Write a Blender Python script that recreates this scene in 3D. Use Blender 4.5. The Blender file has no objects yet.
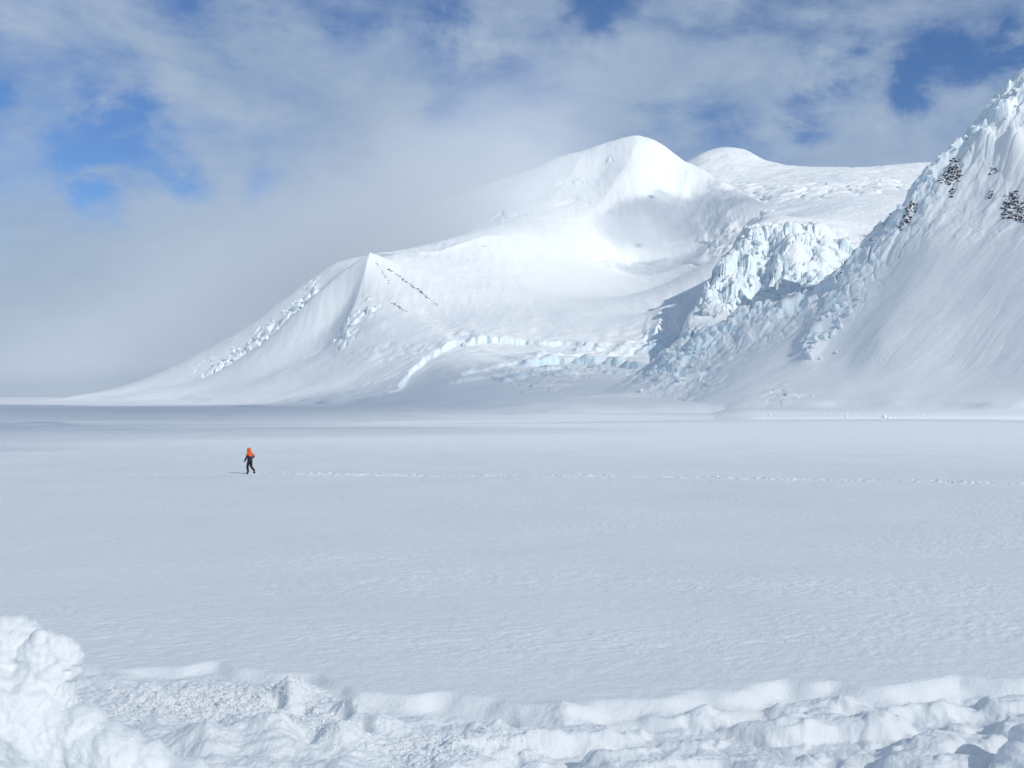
import bpy, bmesh, math, random
import numpy as np
from mathutils import Vector

random.seed(7)
S = bpy.context.scene
COL = S.collection
F = 1000.0            # focal length in pixels of a 1024 wide picture
CAMZ = 5.2            # the photographer stands on a drift above the plain
HOR = 397.0           # row of the true horizon

def P(px, py, d):
    """a point of the place at distance d along the view, from its bearing and height angle"""
    return np.array([d * (px - 512.0) / F, d, CAMZ + d * (HOR - py) / F])

# ------------------------------------------------------------------ noise
def _h(ix, iy, seed):
    with np.errstate(over='ignore'):
        h = (ix.astype(np.int64) * 374761393 + iy.astype(np.int64) * 668265263 + seed * 1274126177) & 0xffffffff
        h = ((h ^ (h >> 13)) * 1274126177) & 0xffffffff
        h = ((h ^ (h >> 16)) * 2246822519) & 0xffffffff
        return h ^ (h >> 15)

_A = np.arange(256) / 256.0 * 2 * np.pi
_GX, _GY = np.cos(_A), np.sin(_A)

def pn(x, y, seed=0):
    ix = np.floor(x); iy = np.floor(y)
    fx = x - ix; fy = y - iy
    ix = ix.astype(np.int64); iy = iy.astype(np.int64)
    u = fx * fx * fx * (fx * (fx * 6 - 15) + 10); v = fy * fy * fy * (fy * (fy * 6 - 15) + 10)
    def g(a, b):
        k = _h(ix + a, iy + b, seed) & 255
        return _GX[k] * (fx - a) + _GY[k] * (fy - b)
    n0 = g(0, 0) * (1 - u) + g(1, 0) * u
    n1 = g(0, 1) * (1 - u) + g(1, 1) * u
    return (n0 * (1 - v) + n1 * v) * 1.5

def fbm(x, y, o=5, seed=0, gain=0.5, lac=2.03):
    a, t, s = 1.0, 0, 0
    for k in range(o):
        t = t + a * pn(x, y, seed + k * 17); s += a
        x = x * lac + 3.1; y = y * lac + 1.7; a *= gain
    return t / s

def ridged(x, y, o=4, seed=0, gain=0.5):
    a, t, s = 1.0, 0, 0
    for k in range(o):
        t = t + a * (1 - np.abs(pn(x, y, seed + k * 13)) * 2); s += a
        x = x * 2.07 + 5.3; y = y * 2.07 + 2.9; a *= gain
    return t / s

def cells(x, y, seed=0, jit=0.9):
    """F1, F2 and a random number per cell"""
    ix = np.floor(x).astype(np.int64); iy = np.floor(y).astype(np.int64)
    f1 = np.full(x.shape, 9.0); f2 = np.full(x.shape, 9.0); r = np.zeros(x.shape)
    for a in (-1, 0, 1):
        for b in (-1, 0, 1):
            h = _h(ix + a, iy + b, seed)
            cx = ix + a + 0.5 + jit * ((h & 1023) / 1023.0 - 0.5)
            cy = iy + b + 0.5 + jit * (((h >> 10) & 1023) / 1023.0 - 0.5)
            dd = np.hypot(cx - x, cy - y)
            near = dd < f1
            f2 = np.where(near, f1, np.minimum(f2, dd))
            r = np.where(near, ((h >> 20) & 1023) / 1023.0, r)
            f1 = np.minimum(f1, dd)
    return f1, f2, r

def ss(a, b, x):
    t = np.clip((x - a) / (b - a), 0, 1)
    return t * t * (3 - 2 * t)

def bump2(px, py, cx, cy, rx, ry):
    return np.exp(-(((px - cx) / rx) ** 2 + ((py - cy) / ry) ** 2))

def polydist(x, y, pts):
    """distance to a polyline, signed (+ on the left of it), and the fraction along it"""
    best = np.full(x.shape, 1e9); sg = np.zeros(x.shape); fr = np.zeros(x.shape)
    pts = np.asarray(pts, float); n = len(pts) - 1
    for i in range(n):
        a, b = pts[i], pts[i + 1]; ab = b - a; L = ab @ ab
        t = np.clip(((x - a[0]) * ab[0] + (y - a[1]) * ab[1]) / L, 0, 1)
        dx = x - a[0] - t * ab[0]; dy = y - a[1] - t * ab[1]
        dd = np.hypot(dx, dy); m = dd < best
        cr = ab[0] * (y - a[1]) - ab[1] * (x - a[0])
        sg = np.where(m, np.sign(cr), sg); fr = np.where(m, (i + t) / n, fr)
        best = np.minimum(best, dd)
    return best * sg, fr

# ------------------------------------------------------------------ smooth surface through surveyed points
class Surf:
    def __init__(self, pts, power=1.6, reg=0.0):
        p = np.array(pts, float)
        self.c = p[:, :2] / 1000.0; z = p[:, 2]; n = len(p); self.pw = power
        r = np.hypot(*(self.c[:, None] - self.c[None]).transpose(2, 0, 1))
        M = np.zeros((n + 3, n + 3)); M[:n, :n] = r ** power + reg * np.eye(n)
        M[:n, n] = 1; M[:n, n + 1:] = self.c; M[n, :n] = 1; M[n + 1:, :n] = self.c.T
        self.w = np.linalg.solve(M, np.r_[z, 0, 0, 0])
    def __call__(self, x, y):
        sh = x.shape; x = x.ravel() / 1000.0; y = y.ravel() / 1000.0
        n = len(self.c); out = self.w[n] + self.w[n + 1] * x + self.w[n + 2] * y
        for i in range(n):
            r2 = (x - self.c[i, 0]) ** 2 + (y - self.c[i, 1]) ** 2
            out = out + self.w[i] * r2 ** (self.pw / 2)
        return out.reshape(sh)

def survey(rows, back=None):
    return [P(*r) for r in rows]

def behind(rows, dd, k):
    """the unseen far side of a crest: lower by the factor k, dd further"""
    out = []
    for px, py, d in rows:
        a = P(px, py, d)
        out.append(np.array([a[0] * (d + dd) / d, d + dd, CAMZ + (a[2] - CAMZ) * k]))
    return out

# ------------------------------------------------------------------ mesh building
def sheet(name, X, Y, Z, mat, ice=None, closed=False):
    nv, nu = X.shape
    me = bpy.data.meshes.new(name)
    co = np.stack([X, Y, Z], -1).reshape(-1, 3).astype(np.float32)
    idx = np.arange(nv * nu).reshape(nv, nu)
    if closed:
        idx = np.concatenate([idx, idx[:, :1]], 1)
    q = np.stack([idx[:-1, :-1], idx[:-1, 1:], idx[1:, 1:], idx[1:, :-1]], -1).reshape(-1, 4)
    me.vertices.add(len(co)); me.vertices.foreach_set('co', co.ravel())
    me.loops.add(q.size); me.loops.foreach_set('vertex_index', q.ravel().astype(np.int32))
    me.polygons.add(len(q))
    me.polygons.foreach_set('loop_start', np.arange(0, q.size, 4, dtype=np.int32))
    me.polygons.foreach_set('use_smooth', np.ones(len(q), bool))
    me.update(calc_edges=True)
    if ice is not None:
        at = me.attributes.new('ice', 'FLOAT', 'POINT')
        at.data.foreach_set('value', ice.ravel().astype(np.float32))
    me.materials.append(mat)
    o = bpy.data.objects.new(name, me); COL.objects.link(o)
    return o

class Grid:
    """a height field over bearing and distance; keeps its arrays so that things can be stood on it"""
    def __init__(self, px, ds):
        self.px = px; self.ds = ds
        self.D, self.PX = np.meshgrid(ds, px, indexing='ij')
        self.X = self.D * (self.PX - 512) / F; self.Y = self.D.copy(); self.Z = None
    def row(self):
        return HOR - (self.Z - CAMZ) / self.D * F
    def at(self, px, py):
        """first point met along the sight line"""
        j = int(np.argmin(np.abs(self.px - px)))
        r = HOR - (self.Z[:, j] - CAMZ) / self.ds * F
        k = np.nonzero(r <= py)[0]
        i = k[0] if len(k) else int(np.argmin(np.abs(r - py)))
        i0, i1 = max(i - 4, 0), min(i + 4, len(self.ds) - 1); j0, j1 = max(j - 4, 0), min(j + 4, len(self.px) - 1)
        du = Vector((self.X[i, j1] - self.X[i, j0], self.Y[i, j1] - self.Y[i, j0], self.Z[i, j1] - self.Z[i, j0]))
        dv = Vector((self.X[i1, j] - self.X[i0, j], self.Y[i1, j] - self.Y[i0, j], self.Z[i1, j] - self.Z[i0, j]))
        return Vector((self.X[i, j], self.Y[i, j], self.Z[i, j])), du.cross(dv).normalized()

# ------------------------------------------------------------------ materials
def newmat(name):
    m = bpy.data.materials.new(name); m.use_nodes = True
    nt = m.node_tree; nt.nodes.clear()
    out = nt.nodes.new('ShaderNodeOutputMaterial')
    return m, nt, out

def N(nt, t, **kw):
    n = nt.nodes.new(t)
    for k, v in kw.items():
        if k in n.inputs: n.inputs[k].default_value = v
        else: setattr(n, k, v)
    return n

def snow_material(name, scales, ice=False, col=(0.86, 0.895, 0.893), tone=None, low=.965):
    """scales: (feature size in metres, bump height in metres)"""
    m, nt, out = newmat(name)
    b = N(nt, 'ShaderNodeBsdfPrincipled', Roughness=0.6)
    b.inputs['Specular IOR Level'].default_value = 0.25
    geo = N(nt, 'ShaderNodeNewGeometry')
    prev = None
    for size, hgt in scales:
        n = N(nt, 'ShaderNodeTexNoise', Scale=1.0 / size, Detail=4.0, Roughness=0.6)
        nt.links.new(geo.outputs['Position'], n.inputs['Vector'])
        bp = N(nt, 'ShaderNodeBump', Strength=1.0, Distance=hgt)
        nt.links.new(n.outputs['Fac'], bp.inputs['Height'])
        if prev is not None: nt.links.new(prev.outputs['Normal'], bp.inputs['Normal'])
        prev = bp
    if prev is not None: nt.links.new(prev.outputs['Normal'], b.inputs['Normal'])
    # old firn and fresh drift differ slightly in tone
    n2 = N(nt, 'ShaderNodeTexNoise', Scale=1.0 / (tone or scales[0][0] * 9), Detail=5.0)
    nt.links.new(geo.outputs['Position'], n2.inputs['Vector'])
    mx = N(nt, 'ShaderNodeMix', data_type='RGBA')
    mx.inputs['A'].default_value = (*[c * low for c in col], 1); mx.inputs['B'].default_value = (*[min(c * 1.02, .95) for c in col], 1)
    nt.links.new(n2.outputs['Fac'], mx.inputs['Factor'])
    last = mx.outputs['Result']
    if ice:
        at = N(nt, 'ShaderNodeAttribute', attribute_name='ice')
        n3 = N(nt, 'ShaderNodeTexNoise', Scale=1 / 9.0, Detail=3.0)
        nt.links.new(geo.outputs['Position'], n3.inputs['Vector'])
        ramp = N(nt, 'ShaderNodeMapRange'); ramp.inputs['From Min'].default_value = .35; ramp.inputs['From Max'].default_value = .62
        nt.links.new(n3.outputs['Fac'], ramp.inputs['Value'])
        mul = N(nt, 'ShaderNodeMath', operation='MULTIPLY')
        nt.links.new(at.outputs['Fac'], mul.inputs[0]); nt.links.new(ramp.outputs['Result'], mul.inputs[1])
        mi = N(nt, 'ShaderNodeMix', data_type='RGBA')
        mi.inputs['B'].default_value = (0.60, 0.81, 0.895, 1)
        nt.links.new(mul.outputs[0], mi.inputs['Factor']); nt.links.new(last, mi.inputs['A'])
        last = mi.outputs['Result']
    nt.links.new(last, b.inputs['Base Color'])
    nt.links.new(b.outputs[0], out.inputs['Surface'])
    return m

M_MOUNT = snow_material('wind_packed_snow', [(14.0, .35), (4.0, .3)], ice=True)
M_ICE = snow_material('broken_glacier_snow', [(8.0, 1.6), (2.5, .5)], ice=True)
M_PLAIN = snow_material('plain_snow', [(0.30, .022), (0.07, .014)], tone=8.0, low=.88)
M_PILE = snow_material('shovelled_snow', [(0.25, .03), (0.05, .014)])

def plain_mat(name, col, rough=0.8):
    m, nt, out = newmat(name)
    b = N(nt, 'ShaderNodeBsdfPrincipled', Roughness=rough)
    n = N(nt, 'ShaderNodeTexNoise', Scale=14.0, Detail=3.0)
    tc = N(nt, 'ShaderNodeTexCoord'); nt.links.new(tc.outputs['Object'], n.inputs['Vector'])
    mx = N(nt, 'ShaderNodeMix', data_type='RGBA')
    mx.inputs['A'].default_value = (*[c * .8 for c in col], 1); mx.inputs['B'].default_value = (*[c * 1.2 for c in col], 1)
    nt.links.new(n.outputs['Fac'], mx.inputs['Factor']); nt.links.new(mx.outputs['Result'], b.inputs['Base Color'])
    nt.links.new(b.outputs[0], out.inputs['Surface'])
    return m

def rock_material():
    m, nt, out = newmat('dark_rock_dusted_with_snow')
    b = N(nt, 'ShaderNodeBsdfPrincipled', Roughness=0.85)
    geo = N(nt, 'ShaderNodeNewGeometry')
    n = N(nt, 'ShaderNodeTexNoise', Scale=0.28, Detail=5.0, Roughness=.7); nt.links.new(geo.outputs['Position'], n.inputs['Vector'])
    sx = N(nt, 'ShaderNodeSeparateXYZ'); nt.links.new(geo.outputs['Normal'], sx.inputs[0])
    ad = N(nt, 'ShaderNodeMath', operation='MULTIPLY_ADD'); ad.inputs[1].default_value = .9
    nt.links.new(n.outputs['Fac'], ad.inputs[0]); nt.links.new(sx.outputs['Z'], ad.inputs[2])
    mr = N(nt, 'ShaderNodeMapRange'); mr.inputs['From Min'].default_value = .66; mr.inputs['From Max'].default_value = .86
    nt.links.new(ad.outputs[0], mr.inputs['Value'])
    mx = N(nt, 'ShaderNodeMix', data_type='RGBA'); mx.inputs['A'].default_value = (.075, .07, .075, 1); mx.inputs['B'].default_value = (.85, .87, .9, 1)
    nt.links.new(mr.outputs['Result'], mx.inputs['Factor']); nt.links.new(mx.outputs['Result'], b.inputs['Base Color'])
    nt.links.new(b.outputs[0], out.inputs['Surface'])
    return m
M_ROCK = rock_material()

def tag(o, label=None, cat=None, group=None, kind=None):
    if label: o['label'] = label
    if cat: o['category'] = cat
    if group: o['group'] = group
    if kind: o['kind'] = kind
    return o

# ------------------------------------------------------------------ the plain
_LD = np.log([1, 10, 70, 130, 300, 800, 1120, 1600, 2600, 4000, 15000, 40000])
_HD = np.array([0, 0, 0, .4, 4.8, 14.8, 20.5, 16.5, 9, 6, 5, 5.])
def plain_z(x, y):
    r = np.maximum(np.hypot(x, y), 1.0)
    L = np.log(r)
    b = sum(np.interp(L + o, _LD, _HD) for o in (-.24, -.12, 0, .12, .24)) / 5
    px = 512 + F * x / np.maximum(y, 1e-3)
    z = -b + (5.0 * fbm(x / 900, y / 900, 2, 5) + 4.5 * fbm(x / 800 + y / 3000, y / 210 - x / 1500, 2, 15)) * ss(130, 600, r) * (1 - .7 * ss(2500, 6000, r))
    return z

def build_plain():
    az = np.concatenate([np.linspace(-33, 33, 1050), np.linspace(33, 327, 150)[1:-1]]) * math.pi / 180
    rows = (CAMZ + .3) / (np.linspace(800, 441, 690) - HOR) * F
    r = np.concatenate([np.linspace(.3, 13.5, 30), rows, np.arange(58, 74, .12), np.arange(130, 2200, 5.0), np.geomspace(2200, 40000, 130)])
    r = np.unique(np.round(r, 4))
    r = r[np.r_[True, np.diff(r) > .004]]
    R, A = np.meshgrid(r, az, indexing='ij')
    X = R * np.sin(A); Y = R * np.cos(A)
    Z = plain_z(X, Y)
    front = (Y > 2) & (np.abs(A) < 1.2)
    i1 = np.searchsorted(r, 420)
    x, y = X[:i1], Y[:i1]
    px = np.where(y > .5, 512 + F * x / np.maximum(y, .5), np.sign(x) * 3000)
    z = np.zeros(x.shape)
    near = 1 - ss(150, 400, R[:i1])
    # broad undulation, then wind ripples in patches
    z += .10 * fbm(x / 14, y / 9, 3, 11) * near
    patch = ss(-.12, .30, fbm(x / 16 + 3, y / 6.5, 3, 21)) * ss(17, 24, y)
    a = .35
    xr, yr = x * math.cos(a) + y * math.sin(a), -x * math.sin(a) + y * math.cos(a)
    z += (.012 + .024 * patch) * near * ridged(xr / .62 + .5 * pn(x / 1.3, y / .9, 33), yr / .34, 3, 31, .65)
    z += .02 * near * fbm(x / 1.6, y / .7, 3, 41)
    # the walker's track: prints with broken rims, left to right across the plain
    yc = np.interp(px, [120, 200, 512, 760, 1024, 1200], [67.4, 67.6, 66.6, 63.6, 59.6, 57]) + .35 * fbm(x / 5, x * 0, 2, 51)
    wv = .35 * ss(80, 150, px) + .65 * ss(246, 254, px)
    wv = wv * (.75 + .55 * ss(-.35, .3, pn(x / 2.3, x * 0 + 3.3, 59)))
    k = np.floor(x / .62); ph = (x / .62 - k) - .5
    side = np.where(k.astype(int) % 2 == 0, .16, -.16) + .1 * pn(k * .7, k * 0 + .5, 57)
    e = ((ph * .62 / .17) ** 2 + ((y - yc - side) / .16) ** 2)
    z += wv * (-.13 * np.exp(-e) + .07 * np.exp(-(np.sqrt(e) - 1.7) ** 2 * 4))
    f1, f2, rr = cells(x / .30, y / .30, 61)
    z += wv * np.exp(-((y - yc) / .8) ** 2) * .105 * np.clip(1 - f1 * 1.6, 0, 1) * (rr > .5)
    # trampled, dug-out strip in front of the photographer
    ys = np.interp(px, [-900, 85, 200, 290, 325, 360, 420, 520, 600, 690, 750, 830, 900, 960, 1024, 1900],
                   [19.2, 19.2, 19.3, 18.9, 18.3, 17.7, 17.2, 17.2, 17.5, 17.9, 18.0, 18.3, 18.2, 18.7, 18.8, 19]) \
        + 1.0 * fbm(x / 2.0, y / 6, 2, 71, .4) + .14 * pn(x / .6, y / .45, 75)
    inn = ss(0, .5, ys - y)
    left = 1 - ss(330, 400, px)
    dug = -(.25 - .09 * left) * inn
    right = ss(380, 470, px)
    warp = .25 * fbm(x / .8, y / .8, 2, 81)
    pill = ss(-.16, .34, fbm(x / 1.9 + warp, y / .95 + warp, 2, 83, .4)) ** .9
    pillb = ss(-.05, .4, fbm(x / .7 - warp, y / .5 + warp, 2, 87))
    pillb = pillb + .8 * np.clip(.12 - np.abs(fbm(x / 1.2 + 4, y / .9, 2, 89)), 0, 1) * 2.5
    mask = ss(.15, 1.0, ys - y)
    dug += mask * right * (.28 * pill + .08 * pillb - .13)
    # left: a churned field of clods with two smooth banks nearer
    f1, f2, rc = cells(x / .11 + warp, y / .12, 91)
    clod = np.clip(1 - f1 * 1.25, 0, 1) * rc
    f1, f2, rd = cells(x / .42, y / .36 + warp, 93)
    clod2 = np.sqrt(np.clip(1 - (f1 * 1.3) ** 2, 0, 1)) * (rd > .45) * rd
    cm = np.clip(bump2(px, y, 215, 17.4, 135, 1.25) * 1.5 + bump2(px, y, 430, 15.3, 95, .9) * .9, 0, 1) * mask
    dug += cm * (.05 * clod + .05 * clod2 * left + .075 * ridged(x / .42 + warp, y / .26 + warp, 4, 97, .62))
    dug += .20 * mask * left * ss(16.8, 15.4, y) * (.6 + fbm(x / 1.1, y / .8, 3, 99))
    for cx, cy, rx, ry, hh in ((270, 15.6, 34, .45, .34), (208, 15.0, 26, .5, .30), (340, 15.4, 24, .4, .28), (288, 17.5, 12, .35, .34), (352, 16.8, 14, .35, .30),
                               (380, 16.3, 22, .3, .22), (300, 17.9, 22, .3, .15), (100, 18.6, 40, .3, .12), (470, 16.2, 40, .4, .25), (560, 16.6, 26, .3, .22)):
        w = 1 + .35 * fbm(x / .35, y / .3, 3, int(cx))
        dug += hh * w * bump2(px, y, cx, cy, rx, ry)
    for cx, cy, rx, ry, hh in ((278, 17.3, 8, .2, -.30), (300, 16.9, 9, .2, -.25), (342, 16.6, 9, .2, -.28), (362, 16.0, 8, .2, -.22), (500, 16.6, 16, .25, -.15), (310, 15.3, 12, .22, -.2)):
        dug += hh * bump2(px, y, cx, cy, rx, ry)
    dug += mask * (.030 * fbm(x / .22, y / .2, 3, 103) + .012 * fbm(x / .06, y / .06, 2, 104))
    z += dug * ss(4, 9, y)
    # the drift under the photographer
    z += 3.4 * (1 - ss(2.0, 8.5, R[:i1]))
    Z[:i1] += z
    o = sheet('snow_plain', X, Y, Z, M_PLAIN, closed=True)
    tag(o, kind='structure')
    return X, Y, Z

def fillet(z, x, y, k):
    p = plain_z(x, y)
    z = z - 14 * ss(2, -10, z - p)
    t = np.clip((z - p) / k, -40, 40)
    return np.where((z - p) / k > 30, z, p - 3.0 + k * np.log1p(np.exp(t)))

# ------------------------------------------------------------------ main massif
def massif():
    sky = [(300, 292, 4250), (340, 270, 4300), (380, 244, 4350), (420, 213, 4400), (460, 193, 4450), (500, 180, 4480), (530, 170, 4500), (560, 158, 4500), (590, 150, 4500),
           (612, 143.5, 4480), (638, 136.5, 4450), (654, 142, 4450), (672, 154, 4450), (692, 167, 4430), (706, 174, 4400), (722, 185, 4250),
           (742, 203, 4000), (775, 228, 3850), (830, 250, 4200), (900, 270, 4200)]
    lft = [(120, 397, 3480), (150, 386, 3530), (186, 366, 3600), (215, 349, 3650), (233, 336, 3680), (264, 316, 3700), (288, 297, 3700), (315, 278, 3650), (345, 266, 3450)]
    sp = [(370, 256, 3000), (382, 261, 3040), (395, 260, 3100), (420, 259, 3200), (440, 256, 3300), (455, 248, 3360), (475, 241, 3420), (500, 237, 3520), (530, 236, 3650)]
    pts = survey(sky) + behind(sky, 900, .45) + survey(lft) + behind(lft, 700, .35) + survey(sp)
    pts += survey([
        # hollow behind the front ridge
        (400, 252, 3500), (440, 243, 3700), (480, 228, 3850), (520, 218, 3950), (340, 262, 3650),
        # upper face
        (570, 180, 4330), (540, 195, 4250), (500, 208, 4150), (600, 175, 4320), (635, 170, 4250), (665, 180, 4300), (690, 195, 4280),
        (600, 210, 4050), (640, 215, 4000), (560, 225, 3900), (680, 225, 4050), (715, 215, 4030), (730, 235, 3700),
        (560, 255, 3600), (600, 252, 3850), (640, 258, 3900), (680, 262, 3800), (715, 256, 3500), (698, 297, 2450), (706, 285, 2560), (726, 260, 2760), (740, 243, 3050), (520, 262, 3350), (480, 275, 3100),
        # basin floor
        (600, 284, 3350), (650, 285, 3350), (688, 284, 3100), (560, 290, 3150), (520, 305, 2800), (480, 312, 2700), (580, 312, 2620), (650, 312, 2600), (700, 308, 2650), (760, 300, 2700), (450, 322, 2600),
        # front peak: right side, left side, foot
        (385, 285, 2900), (405, 300, 2800), (430, 313, 2720), (400, 325, 2560), (425, 333, 2450), (375, 325, 2600),
        (364, 285, 2930), (354, 310, 2830), (342, 335, 2700), (330, 358, 2560), (355, 266, 3010), (340, 277, 3025), (326, 289, 3030), (313, 300, 3035), (290, 320, 3040), (268, 340, 3030), (240, 360, 3010), (348, 300, 2945), (328, 322, 2920), (300, 342, 2900), (320, 352, 2770), (270, 360, 2880), (340, 282, 3200), (315, 304, 3220), (290, 324, 3230), (318, 290, 3420), (290, 310, 3430), (262, 334, 3400), (240, 351, 3380), (200, 378, 3300),
        (290, 366, 2700), (250, 382, 2750), (200, 394, 2850), (300, 388, 2430), (350, 385, 2300), (370, 360, 2380), (400, 392, 2080),
        # terrace of the lower glacier and the ground in front of it
        (450, 344, 2330), (520, 340, 2360), (600, 347, 2280), (650, 351, 2180), (720, 352, 2100), (800, 352, 2100),
        (450, 360, 2130), (520, 358, 2150), (600, 364, 2040), (660, 370, 1950), (440, 382, 1950), (500, 378, 1930), (560, 378, 1830), (630, 384, 1720), (700, 390, 1650),
        (470, 396, 1750), (530, 402, 1650), (600, 408, 1500), (680, 413, 1400), (800, 416, 1400),
        # foot, running under the plain
        (90, 401, 3100), (130, 402, 2900), (200, 404, 2600), (260, 405, 2350), (330, 406, 2100), (400, 407, 1850), (470, 410, 1600), (540, 416, 1350), (620, 424, 1150), (720, 432, 1100), (60, 402, 3700),
    ])
    g = Grid(np.arange(40, 900, 1.0), np.concatenate([np.arange(1150, 2500, 4.5), np.arange(2500, 4700, 5.0), np.arange(4700, 5800, 30)]))
    x, y = g.X, g.Y
    z = Surf(pts, 1.5)(x, y)
    g.Z = z; row = g.row()
    ice = np.zeros(x.shape)
    hi = ss(20, 120, z)
    up = ss(60, 300, z)
    # wind shaped relief: gullies, drifts
    bowl = 1 - .85 * bump2(g.PX, row, 590, 290, 90, 34) * (y < 3700)
    z = z + 9 * up * bowl * ridged(x / 330, y / 330, 4, 3, .5) * (.4 + .6 * ss(2600, 3400, y)) - 4 * up
    z = z + 3 * hi * bowl * fbm(x / 90, y / 130, 4, 5) + 2.2 * up * fbm(x / 24, y / 150, 4, 6, .6) * bowl
    z = z + 2 * ss(0, 60, z) * fbm((x + y * .4) / 60, (y - x * .4) / 190, 3, 9)
    # sharp aretes: the spur of the front peak and its crest to the right
    for path, y0, y1, h, w in (([(370, 256), (365, 275), (357, 300), (347, 325), (338, 345)], 2500, 3120, 20, 5.0), ([(370, 256), (340, 277), (313, 300), (290, 320), (262, 344)], 2800, 3130, 13, 3.5), ([(642, 136), (672, 153), (706, 174), (737, 198)], 4200, 4600, 18, 4), ([(588, 149), (612, 142), (640, 135)], 4300, 4700, 14, 3), ([(640, 136), (628, 165), (604, 200), (572, 228)], 3700, 4500, 11, 11), ([(589, 147), (566, 185), (548, 203), (505, 214)], 4050, 4600, 13, 8), ([(690, 167), (684, 195), (664, 225)], 3900, 4500, 14, 7), ([(370, 256), (395, 259), (440, 255), (470, 242), (500, 236)], 2900, 3560, 22, 4)):
        fl, fr = polydist(g.PX, row, path)
        z = z + h * np.exp(-np.abs(fl) / w) * (1 - .75 * fr) * (.25 + .75 * ss(0, .2, fr)) * ss(y0, y0 + 60, y) * ss(y1, y1 - 60, y)
    # rolling benches of the lower glacier
    z = z + 7 * hi * ss(2500, 2250, y) * ridged(x / 190 + y / 400, y / 75 - x / 500, 3, 17)
    # rock ribs of the hanging wall on the right
    w = bump2(g.PX, row, 722, 225, 26, 34) * (y > 3200)
    z = z + w * (34 * ridged(x / 120, y / 200, 4, 19, .6) - 10)
    for path, dep, w in (([(585, 262), (615, 255), (650, 264), (690, 262), (716, 270)], 7, 1.3), ([(668, 246), (695, 240), (722, 250)], 8, 1.2), ([(552, 205), (575, 199), (590, 203)], 9, 1.3), ([(556, 186), (572, 181), (585, 184)], 10, 1.2)):
        fl, fr = polydist(g.PX + 3 * fbm(x / 60, y / 60, 2, 23), row, path)
        z = z - dep * np.exp(-(fl / w) ** 2) * ss(0, .15, fr) * ss(1, .85, fr) * (y > 3200)
    # broken snow down the left flank
    fl, fr = polydist(g.PX + 9 * fbm(x / 120, y / 120, 2, 24), row + 5 * fbm(x / 90, y / 90, 2, 25), [(313, 290), (292, 312), (268, 332), (238, 354), (205, 372)])
    m = np.exp(-(fl / 9.0) ** 2) * (y > 3060) * ss(-.12, .25, fbm(x / 110, y / 110, 3, 12) + .05)
    f1, f2, r = cells(x / 34, y / 34, 13)
    z = z + m * (30 * r * ss(.02, .22, f2 - f1) - 8); ice += m * .5
    fl, fr = polydist(g.PX, row, [(372, 300), (362, 318), (340, 340)])
    m = np.exp(-(fl / 8.0) ** 2) * (y < 2950) * ss(-.12, .25, fbm(x / 80, y / 80, 3, 14))
    f1, f2, r = cells(x / 24, y / 24, 15)
    z = z + m * (20 * r * ss(.02, .2, f2 - f1) - 5); ice += m * .5
    # ice cliffs of the lower glacier: lips given as plan curves, the ice stands above
    def cliff(path, h, fade, seed, wob=10):
        nonlocal z, ice
        pts2 = [((p - 512) / F * d, d) for p, d in path]
        sd, fr = polydist(x + wob * fbm(x / 45, y / 45, 3, seed), y + wob * fbm(x / 40, y / 40, 3, seed + 1), pts2)
        ends = ss(0, .1, fr) * ss(1, .85, fr)
        up_ = np.where(sd > 0, np.exp(-sd / fade), np.exp(sd / 9.0))      # sharp in front, fading back
        hv = h * np.clip(.85 + 1.1 * fbm(fr * 9, fr * 0 + seed, 2, seed + 2), .1, 1.6)
        z = z + hv * ends * np.where(sd > 0, np.exp(-sd / fade), 0) * ss(0, 7, sd)
        ice += .7 * ends * ((sd > -4) & (sd < 12))
    cliff([(388, 1990), (402, 2080), (412, 2160), (428, 2230), (450, 2280), (490, 2310), (560, 2290), (640, 2200)], 14, 260, 201, 34)
    cliff([(520, 2000), (560, 2040), (610, 1990), (655, 1900)], 18, 120, 211)
    cliff([(500, 1860), (540, 1890), (575, 1850)], 11, 70, 221)
    cliff([(640, 2250), (690, 2230), (740, 2160)], 20, 120, 231)
    cliff([(455, 1960), (520, 2040), (580, 2120), (650, 2140)], 9, 70, 241, 20)
    cliff([(430, 1900), (500, 1930), (570, 1950), (620, 1900)], 8, 60, 251, 16)
    cliff([(560, 2210), (620, 2180), (690, 2120)], 9, 70, 261, 16)
    cliff([(600, 1860), (650, 1830), (700, 1800)], 9, 60, 271, 14)
    # crevassed patches
    for cx, cy, rx, ry, amp, cs, sd_ in ((545, 390, 40, 9, 12, 20, 31), (660, 350, 30, 10, 20, 26, 33), (600, 372, 60, 8, 10, 26, 35), (684, 298, 14, 6, 12, 22, 36),
                                         (540, 378, 30, 8, 9, 18, 37)):
        m = bump2(g.PX, row, cx, cy, rx, ry) * (y < 2900)
        f1, f2, r = cells(x / (cs * 2.2) + .5 * pn(x / 60, y / 60, 5), y / (cs * .8) + x / 160 + .5 * pn(x / 45, y / 45, 6), sd_)
        z = z + m * amp * .75 * (r * ss(.02, .2, f2 - f1) - .3); ice += m * .7
    # broken shelves high on the peak
    for cx, cy, rx, ry, sd_ in ((570, 183, 14, 3, 41), (605, 160, 10, 3, 42), (505, 215, 14, 5, 43), (712, 240, 12, 14, 45)):
        m = bump2(g.PX, row, cx, cy, rx, ry) * (y > 3200)
        f1, f2, r = cells(x / 45, y / 60, sd_)
        z = z + m * 24 * (r * ss(.02, .18, f2 - f1) - .3); ice += m * .3
    z = z + 9 * fbm(x / 170, y / 130, 3, 133) * np.exp(-((z - plain_z(x, y) - 5) / 35) ** 2); z = fillet(z, x, y, 24.0)
    z = z - 30 * ss(1400, 1160, y)
    g.Z = z
    # ice shows only where the face is steep
    gz = np.gradient(z, axis=0) / np.gradient(g.Y, axis=0)
    gx = np.gradient(z, axis=1) / np.gradient(g.X, axis=1)
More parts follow.
